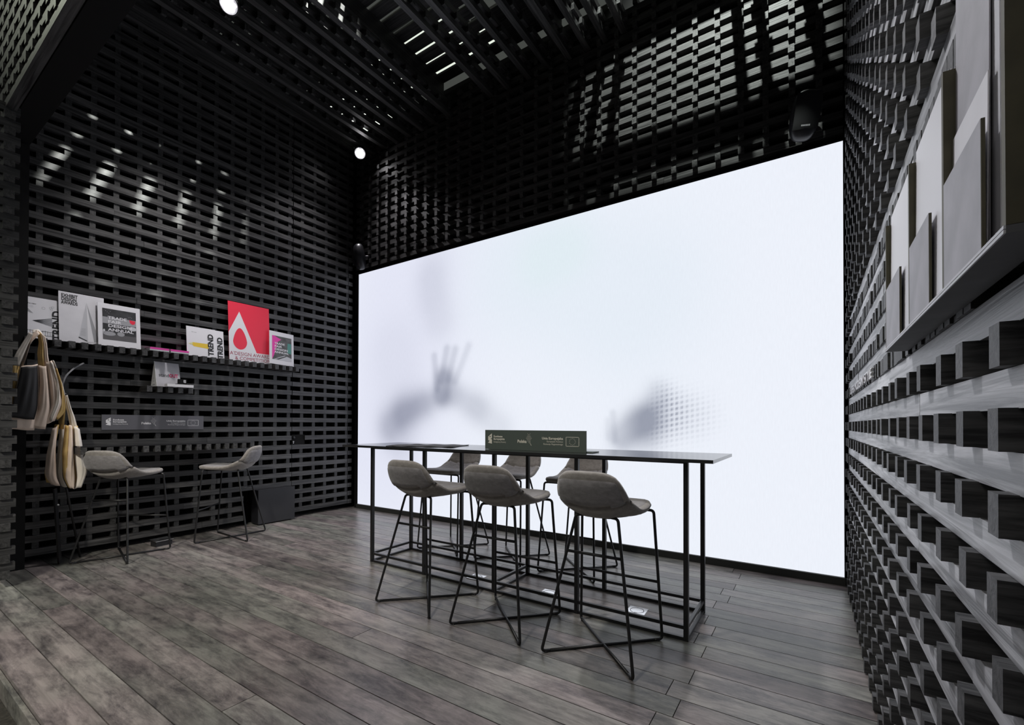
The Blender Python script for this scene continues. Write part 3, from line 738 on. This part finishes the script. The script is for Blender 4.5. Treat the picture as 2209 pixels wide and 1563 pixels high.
poly(m, rect(0, .495, 0, .125), WHITE, E1, 'white_band')
poly(m, [(0, .125), (0, .345), (.128, .615), (.325, .125)], WHITE, E1, 'white_letter')
dp = []
for i in range(28):
    a = 2*math.pi*i/28; yy = math.sin(a); xx = math.cos(a)*(.082 if yy < 0 else .082*(1-.28*yy)); dp.append((.130+xx, .245+(.165*yy if yy > 0 else .100*yy)))
poly(m, dp, RED, E2, 'red_drop')
text(m, "A'DESIGN AWARD", .008, .072, .062, MAROON, E2, width=.485); text(m, '& COMPETITION', .065, .018, .058, MAROON, E2, width=.43)
m = sheet('magazine', 3.128, zf+.0135, .325, .432, 'white-framed pink and grey magazine reading TRADE FAIR DESIGN ANNUAL', 'magazine', X=-5.775, tilt=-2.5)
poly(m, rect(.035, .295, .06, .375), flat('grey_photo', (.10, .10, .10), .4, noise=.5, nscale=16), E1, 'photo')
poly(m, [(.035, .06), (.035, .375), (.06, .375), (.155, .335), (.11, .30), (.06, .12)], PINK, E2, 'pink_flash'); poly(m, [(.235, .17), (.24, .30), (.29, .30), (.29, .16)], TEAL, E2, 'teal_screen')
poly(m, [(.05, .06), (.295, .06), (.295, .10), (.2, .13)], LGREY, E2, 'photo_floor'); poly(m, [(.08, .065), (.12, .065), (.23, .12), (.215, .125)], flat('dark_print', (.05, .05, .05), .5), E2+.0003, 'shadow_print')
for i, s in enumerate(('TRADE', 'FAIR', 'DESIGN', 'ANNUAL')): text(m, s, .065, .262-.038*i, .037, WHITE, .0024, bold=.001, width=(.135, .10, .175, .195)[i])
# flat books
def book(y, z, wy, th, matc, label):
    t = empty('book', (-5.815, y, z)); tag(t, label, 'book', 'books lying flat on the long block shelf')
    mesh_obj('pages', box_mesh(.148, wy-.006, th-.004, PAPER), t, None, (0, 0, th/2))
    mesh_obj('cover', box_mesh(.155, wy, .002, matc), t, None, (0, 0, .001)); mesh_obj('cover', box_mesh(.155, wy, .002, matc), t, None, (0, 0, th-.001)); mesh_obj('spine', box_mesh(.003, wy, th, matc), t, None, (.077, 0, th/2))
book(1.945, zf, .17, .014, LGREY, 'thin pale book lying flat under the left pink book'); book(1.945, zf+.0145, .165, .020, PINK, 'pink book lying flat on a pale book, left of two')
book(2.130, zf, .17, .014, LGREY, 'thin pale book lying flat under the right pink book'); book(2.130, zf+.0145, .170, .020, PINK, 'pink book lying flat on a pale book, next to the yellow brush magazine')

# ------------------------------------------------------------------ little shelf: tent sign, white box, card box
t = empty('tent_sign', (-5.822, 1.925, ZSH2+.0005), (0, 0, D(9))); tag(t, 'small white tent sign reading standOUT in grey and red', 'sign')
me = pydata('prism', [(-.055, .004, 0), (.055, .004, 0), (0, .004, .265), (-.055, .24, 0), (.055, .24, 0), (0, .24, .265)], [(0, 1, 2), (3, 5, 4), (0, 3, 4, 1), (1, 4, 5, 2), (0, 2, 5, 3)])
mesh_obj('card', me, t, flat('tent_card', (.50, .49, .52), .5))
me = pydata('end', [(-.055, 0, 0), (.055, 0, 0), (0, 0, .27), (-.055, .003, 0), (.055, .003, 0), (0, .003, .27)], [(0, 1, 2), (3, 5, 4), (0, 3, 4, 1), (1, 4, 5, 2), (0, 2, 5, 3)])
mesh_obj('end_panel', me, t, flat('lamplit_white_card', (.93, .93, .94), .4))  # end whiter than the face: lamp light on it is painted in
fm = empty_m = Matrix.Translation((.0555, 0, 0)) @ FACE_PX @ Matrix.Rotation(-math.atan2(.055, .265), 4, 'X')
for args in (('stand', .028, .110, .052, INK, 0., .098), ('OUT', .130, .110, .052, flat('crimson_print', (.62, .02, .12), .5), .002, .090)):
    o = text(t, args[0], args[1], args[2], args[3], args[4], .001, bold=args[5], width=args[6]); o.matrix_local = fm
o = polys(t, [rect(-.012, .012, .06, .063), rect(-.012, .01, .05, .053), rect(-.014, .014, .085, .088), rect(-.02, .025, .012, .026)], LGREY, .001, 'small_print'); o.matrix_local = Matrix.Translation((0, -.001, 0)) @ FACE_MY
t = box('flat_box', -5.765, -5.690, 2.0, 2.245, ZSH2+.0005, ZSH2+.030, WHITE); tag(t, 'flat white box lying in front of the small tent sign', 'box')
t = empty('card_box', (-5.728, 2.15, ZSH2+.0306)); tag(t, 'little black card box with a white mark on the flat white box', 'box')
mesh_obj('body', box_mesh(.04, .075, .058, BLACK), t, None, (0, 0, .029)); mesh_obj('tray', box_mesh(.06, .11, .008, BLACK), t, None, (.0, .0, .004))
o = polys(t, [rect(.005, .010, .022, .048), rect(.013, .018, .018, .048), rect(.021, .026, .018, .046), rect(.005, .026, .045, .05)], WHITE, 0, 'mark'); o.matrix_local = Matrix.Translation((.0207, 0, 0)) @ FACE_PX

# ------------------------------------------------------------------ hidden door lock
t = empty('door_lock', (XL-.02, 3.61, Z0+7.75*PITCHZ)); tag(t, 'black lock plate with a bright keyhole set in the left slat wall', 'lock')
mesh_obj('plate', box_mesh(.012, .185, .15, BLACK), t, None, (0, 0, .0)); mesh_obj('keyhole', lathe([(.009, 0), (.009, .006)], 14), t, CHROME, (.006, -.072, -.022), (0, math.pi/2, 0))
mesh_obj('keyhole_slot', box_mesh(.006, .008, .022, CHROME), t, None, (.009, -.072, -.036)); mesh_obj('thumb_turn', lathe([(.016, 0), (.016, .02), (.012, .024)], 16), t, PLAST, (.006, -.072, .035), (0, math.pi/2, 0))

# ------------------------------------------------------------------ black floor box by the wall
t = empty('floor_box', (-5.84, 3.25, 0)); tag(t, 'plain black floor cabinet let into the foot of the left slat wall', 'cabinet')
mesh_obj('carcass', box_mesh(.16, .475, .425, PLAST), t, None, (-.045, 0, .2275)); mesh_obj('front_panel', box_mesh(.012, .480, .430, flat('charcoal_panel', (.026, .026, .030), .5)), t, None, (.042, 0, .2305))
for q in (-.2, .2): mesh_obj('foot', lathe([(.02, 0), (.02, .015)], 12), t, PLAST, (0, q, 0))

# ------------------------------------------------------------------ tote bags (cloth built as folded, bellied sheets)
def sheet_loft(name, left, right, mat, parent, belly=.02, ripple=.006, th=.004, n=12, m_=22, ph=0.):
    """cloth between two edge lines (world points), bellied towards +X"""
    def res(l):
        l = [Vector(p) for p in l]; d = [0]
        for a, b in zip(l, l[1:]): d.append(d[-1]+(b-a).length)
        out = []
        for i in range(m_+1):
            s = d[-1]*i/m_; k = next(q for q in range(len(d)-1) if s <= d[q+1]+1e-9); tt = (s-d[k])/max(1e-9, d[k+1]-d[k]); out.append(l[k].lerp(l[k+1], tt))
        for _ in range(2): out = [out[0]]+[(out[i-1]+out[i]*2+out[i+1])/4 for i in range(1, m_)]+[out[-1]]
        return out
    A, B = res(left), res(right); v, f = [], []
    for side in (1, -1):
        for i in range(m_+1):
            for q in range(n+1):
                s = q/n; p = A[i].lerp(B[i], s); t_ = i/m_
                e = math.sqrt(max(0, 1-(2*s-1)**6))
                v.append((p.x+belly*math.sin(math.pi*s)*math.sin(math.pi*min(1, .15+t_*.85))+ripple*math.sin(5.2*s*math.pi+t_*3+ph)*math.sin(math.pi*t_)+side*th/2*e, p.y, p.z+ripple*.6*math.sin(s*7+ph)))
    N1 = (m_+1)*(n+1)
    for i in range(m_):
        for q in range(n):
            a = i*(n+1)+q; b = a+1; c = b+n+1; d = a+n+1; f += [(a, b, c, d), (a+N1, d+N1, c+N1, b+N1)]
    for i in range(m_):
        a = i*(n+1); f.append((a, a+n+1, a+n+1+N1, a+N1)); a += n; f.append((a, a+N1, a+n+1+N1, a+n+1))
    for q in range(n):
        f.append((q, q+N1, q+1+N1, q+1)); a = m_*(n+1)+q; f.append((a, a+1, a+1+N1, a+N1))
    me = pydata(name, v, f, True); me.transform(Matrix.Translation(-parent.location)); return mesh_obj(name, me, parent, mat)
def W3(pts, X): return [on_x(x, y, X) for x, y in pts]
hang = on_x(85, 722, -5.70)
# black-printed tote facing the room
t = empty('tote_bag', on_x(60, 925, -5.66)); tag(t, 'cotton tote bag with a big black print hanging from the block shelf, leftmost', 'tote bag', 'tote bags hanging by the left wall')
sheet_loft('bag_body', W3([(44, 790), (36, 830), (24, 890), (16, 925)], -5.66), W3([(82, 785), (84, 830), (82, 880), (74, 928)], -5.66), CLOTH, t, .02, .004, .012)
sheet_loft('black_print', W3([(45, 792), (37, 832), (26, 880), (21, 900)], -5.628), W3([(81, 788), (83, 830), (81, 880), (74, 905)], -5.628), BLKPRINT, t, .02, .004, .003)
sheet_loft('side_gusset', W3([(28, 785), (24, 815), (26, 850), (20, 880)], -5.68), W3([(44, 782), (40, 815), (32, 845), (26, 880)], -5.675), CLOTHY, t, .012, .004, .006, ph=2)
sheet_loft('handle', W3([(62, 716), (52, 732), (34, 760), (24, 783)], -5.70), W3([(72, 720), (60, 745), (50, 770), (42, 790)], -5.655), CLOTHW, t, .006, .002, .006)
sheet_loft('handle', W3([(80, 712), (70, 716), (52, 760), (42, 795)], -5.70), W3([(86, 720), (66, 740), (58, 768), (50, 792)], -5.65), CLOTH, t, .005, .002, .006)
# folded natural totes on the same block
t = empty('tote_bag', on_x(105, 925, -5.643)); tag(t, 'bundle of folded natural cotton tote bags on the same block, beside the black print', 'tote bag', 'tote bags hanging by the left wall')
sheet_loft('bag_fold', W3([(82, 788), (85, 830), (80, 880), (66, 922)], -5.673), W3([(100, 790), (104, 830), (108, 880), (98, 926)], -5.643), CLOTH, t, .03, .004, .014, ph=1)
sheet_loft('bag_fold', W3([(98, 782), (104, 830), (108, 870), (96, 915)], -5.663), W3([(112, 778), (124, 820), (134, 870), (118, 908)], -5.643), CLOTH, t, .03, .006, .012, ph=2)
sheet_loft('bag_fold', W3([(106, 780), (118, 820), (118, 860), (106, 905)], -5.643), W3([(114, 782), (128, 830), (130, 870), (112, 910)], -5.623), CLOTHW, t, .02, .005, .008, ph=.5)
sheet_loft('bag_fold', W3([(116, 795), (126, 830), (120, 880), (112, 900)], -5.683), W3([(124, 795), (138, 845), (141, 890), (124, 905)], -5.663), CLOTHY, t, .02, .006, .010, ph=3)
sheet_loft('bag_fold', W3([(110, 776), (125, 810), (133, 850), (128, 895)], -5.693), W3([(117, 778), (136, 830), (142, 860), (140, 895)], -5.673), CLOTHW, t, .02, .004, .008, ph=4)
sheet_loft('handle', W3([(76, 712), (84, 735), (80, 760), (82, 790)], -5.703), W3([(88, 718), (94, 745), (94, 765), (96, 790)], -5.663), CLOTHY, t, .006, .003, .008)
sheet_loft('handle', W3([(82, 713), (90, 740), (92, 765), (94, 790)], -5.683), W3([(98, 726), (102, 745), (104, 768), (108, 790)], -5.663), CLOTH, t, .006, .003, .008)
sheet_loft('handle', W3([(70, 711), (84, 709), (94, 722), (100, 750)], -5.713), W3([(70, 716), (82, 715), (96, 738), (98, 768)], -5.693), CLOTHW, t, .004, .002, .006)
# lower bundle
t = empty('tote_bag', on_x(145, 1050, -5.62)); tag(t, 'fat bundle of folded cream tote bags, hanging lowest beside the stool', 'tote bag', 'tote bags hanging by the left wall')
for i, (l, r, X, mt) in enumerate([
    ([(118, 915), (104, 970), (95, 1020), (100, 1040)], [(128, 915), (118, 970), (112, 1020), (122, 1046)], -5.715, CLOTHY),
    ([(112, 925), (100, 980), (96, 1025), (110, 1045)], [(124, 918), (120, 975), (122, 1030), (130, 1048)], -5.690, CLOTH),
    ([(130, 912), (124, 970), (120, 1020), (132, 1048)], [(140, 918), (134, 980), (134, 1030), (146, 1052)], -5.7550, CLOTHW),
    ([(140, 915), (134, 980), (136, 1030), (148, 1052)], [(150, 920), (146, 985), (154, 1035), (156, 1050)], -5.695, CLOTHY),
    ([(148, 915), (142, 985), (140, 1030), (150, 1052)], [(156, 920), (158, 985), (162, 1030), (160, 1054)], -5.675, CLOTH),
    ([(158, 918), (160, 985), (166, 1030), (160, 1054)], [(172, 925), (182, 985), (190, 1015), (176, 1050)], -5.690, CLOTHW),
    ([(154, 920), (152, 985), (158, 1030), (158, 1050)], [(168, 918), (174, 990), (178, 1030), (172, 1046)], -5.725, CLOTHY)]):
    sheet_loft('bag_fold', W3(l, X), W3(r, X+.01), mt, t, .035, .004, .016, ph=i)
sheet_loft('handle', W3([(136, 850), (140, 872), (146, 895), (152, 925)], -5.735), W3([(146, 852), (154, 880), (162, 900), (168, 925)], -5.715), CLOTHW, t, .006, .003, .008)
sheet_loft('handle', W3([(130, 850), (128, 880), (126, 900), (126, 925)], -5.735), W3([(140, 852), (142, 880), (140, 900), (138, 925)], -5.65), CLOTHY, t, .006, .003, .008)
rod('peg', [Vector((XL+.002, on_x(137, 850, -5.755).y, on_x(137, 850, -5.755).z+.0))-t.location, Vector((-5.70, on_x(137, 850, -5.755).y, on_x(137, 850, -5.755).z))-t.location], .012, STEEL, t)

# cable and easel
o = mesh_obj('cable', tube(fillet([on_x(180, 783, -5.885), on_x(160, 793, -5.80), on_x(140, 812, -5.76), on_x(134, 832, -5.76)], .05), .0075, 10), None, CABLE); tag(o, 'grey cable curving out of the left wall behind the tote bags', 'cable')
t = empty('easel', (-5.71, 1.20, 0)); tag(t, 'black folding easel leg standing on the floor under the tote bags', 'easel')
def flatbar(name, a, b, wid, th, mat):
    a, b = Vector(a), Vector(b); d = b-a
    o = mesh_obj(name, box_mesh(th, wid, d.length, mat), t, None, (a+b)/2-t.location); o.rotation_euler = d.to_track_quat('Z', 'Y').to_euler(); return o
flatbar('front_leg', (-5.713, 1.195, .004), (-5.636, 1.142, .69), .045, .012, STEEL)
rod('rear_leg', [Vector((-5.80, 1.335, .2))-t.location+Vector((-.012, .02, -.193)), Vector((-5.70, 1.233, .671))-t.location, Vector((-5.697, 1.228, .69))-t.location], .009, STEEL, t)
mesh_obj('bolt', lathe([(.008, 0), (.008, .006), (.004, .008)], 12), t, CHROME, Vector((-5.642, 1.165, .545))-t.location, (0, math.pi/2, 0))

# ------------------------------------------------------------------ brochure rack on the right wall
rk = empty('brochure_rack', (XR, 1.24, 1.495)); tag(rk, 'grey board brochure rack with upright dividers fixed on the right slat wall', 'rack')
def rb(name, x0, x1, y0, y1, z0, z1, mat):
    box(name, x0-XR, x1-XR, y0-1.24, y1-1.24, z0-1.495, z1-1.495, mat, rk)
XF, ZR = .185, 1.495
RY = lambda y: y*1.42
rb('shelf_board', XF, XR-.006, RY(.522), RY(1.235), ZR, ZR+.009, MDF_SHADE); rb('shelf_edge', XF-.002, XF, RY(.522), RY(1.235), ZR, ZR+.0040, LGREY); rb('shelf_edge', XF-.002, XF, RY(.522), RY(1.235), ZR+.0052, ZR+.0092, LGREY)
ZT = ZR+.375
for y, th_ in ((.522, .012), (.727, .012), (.954, .012), (1.226, .012)): rb('divider', XF, XR-.008, RY(y), RY(y)+th_, ZR+.0095, ZT, OLIVE)
rb('back_panel', XR-.008, XR-.003, RY(.522), RY(1.235), ZR+.0095, ZT, MDF)
for (y0, y1) in ((.585, .727), (.809, .954), (1.053, 1.226)):
    rb('pocket_plate', XF, XF+.0045, RY(y0)+.002, RY(y1), ZR+.0095, ZR+.183, MDF); rb('plate_edge', XF+.0002, XF+.0043, RY(y0), RY(y0)+.002, ZR+.0095, ZR+.1825, OLIVE)
def papers(y0, y1, n, ztop, label, mats, special=None):
    ya, yb = RY(y0)+.014, RY(y1)-.002; zb = ZR+.0098
    t = empty('brochure_stack', (XF+.02, (ya+yb)/2, zb)); tag(t, label, 'brochures', 'brochure stacks in the wall rack')
    for i in range(n):
        hgt = (ztop-zb)-.003*i+random.uniform(-.002, .002); a = ya+max(0, (n-1-i))*.004
        if special and i < len(special): a, hgt = RY(special[i][0]), special[i][1]-zb
        mesh_obj('sheet', box_mesh(.0016, yb-a, hgt, mats[i % len(mats)]), t, None, (-.0085+i*.0044, (a+yb)/2-(ya+yb)/2, hgt/2), (0, -D(.25*(i-2)), 0))
papers(.522, .727, 7, ZT+.17, 'tall stack of white and grey sheets in the rack compartment nearest the camera', (PAPER, MDF, LGREY, PAPER, WHITE, PAPER, PAPER), ((.600, ZR+.255), (.606, ZT+.20), (.590, ZT+.19)))
papers(.727, .954, 6, ZT+.022, 'stack of white brochures in the middle compartment of the wall rack', (WHITE, PAPER))
papers(.954, 1.226, 6, ZT+.022, 'stack of white brochures in the far compartment of the wall rack', (WHITE, PAPER))

# luminous ceiling panels of the hall, high above the stand
for (x, y, lx, ly, e, lab) in ((-6.75, 6.9, 2.4, 1.5, .9, 'bright hall ceiling light seen through the gaps above the middle ceiling beams'), (-4.85, 7.25, 1.2, .8, .9, 'small hall ceiling light seen through the gaps near the top edge of the photo'), (-9.4, 7.4, 1.8, 1.8, 1.4, 'bright hall ceiling light seen as dots in the corner by the corner spotlight')):
    t = empty('hall_ceiling_light', (x, y, 9.0)); tag(t, lab, 'ceiling light')
    mesh_obj('diffuser', box_mesh(lx, ly, .01, emis('hall_diffuser', (.92, 1, .88), e)), t, None, (0, 0, 0)); mesh_obj('tray', box_mesh(lx+.06, ly+.06, .08, PLAST), t, None, (0, 0, .05))
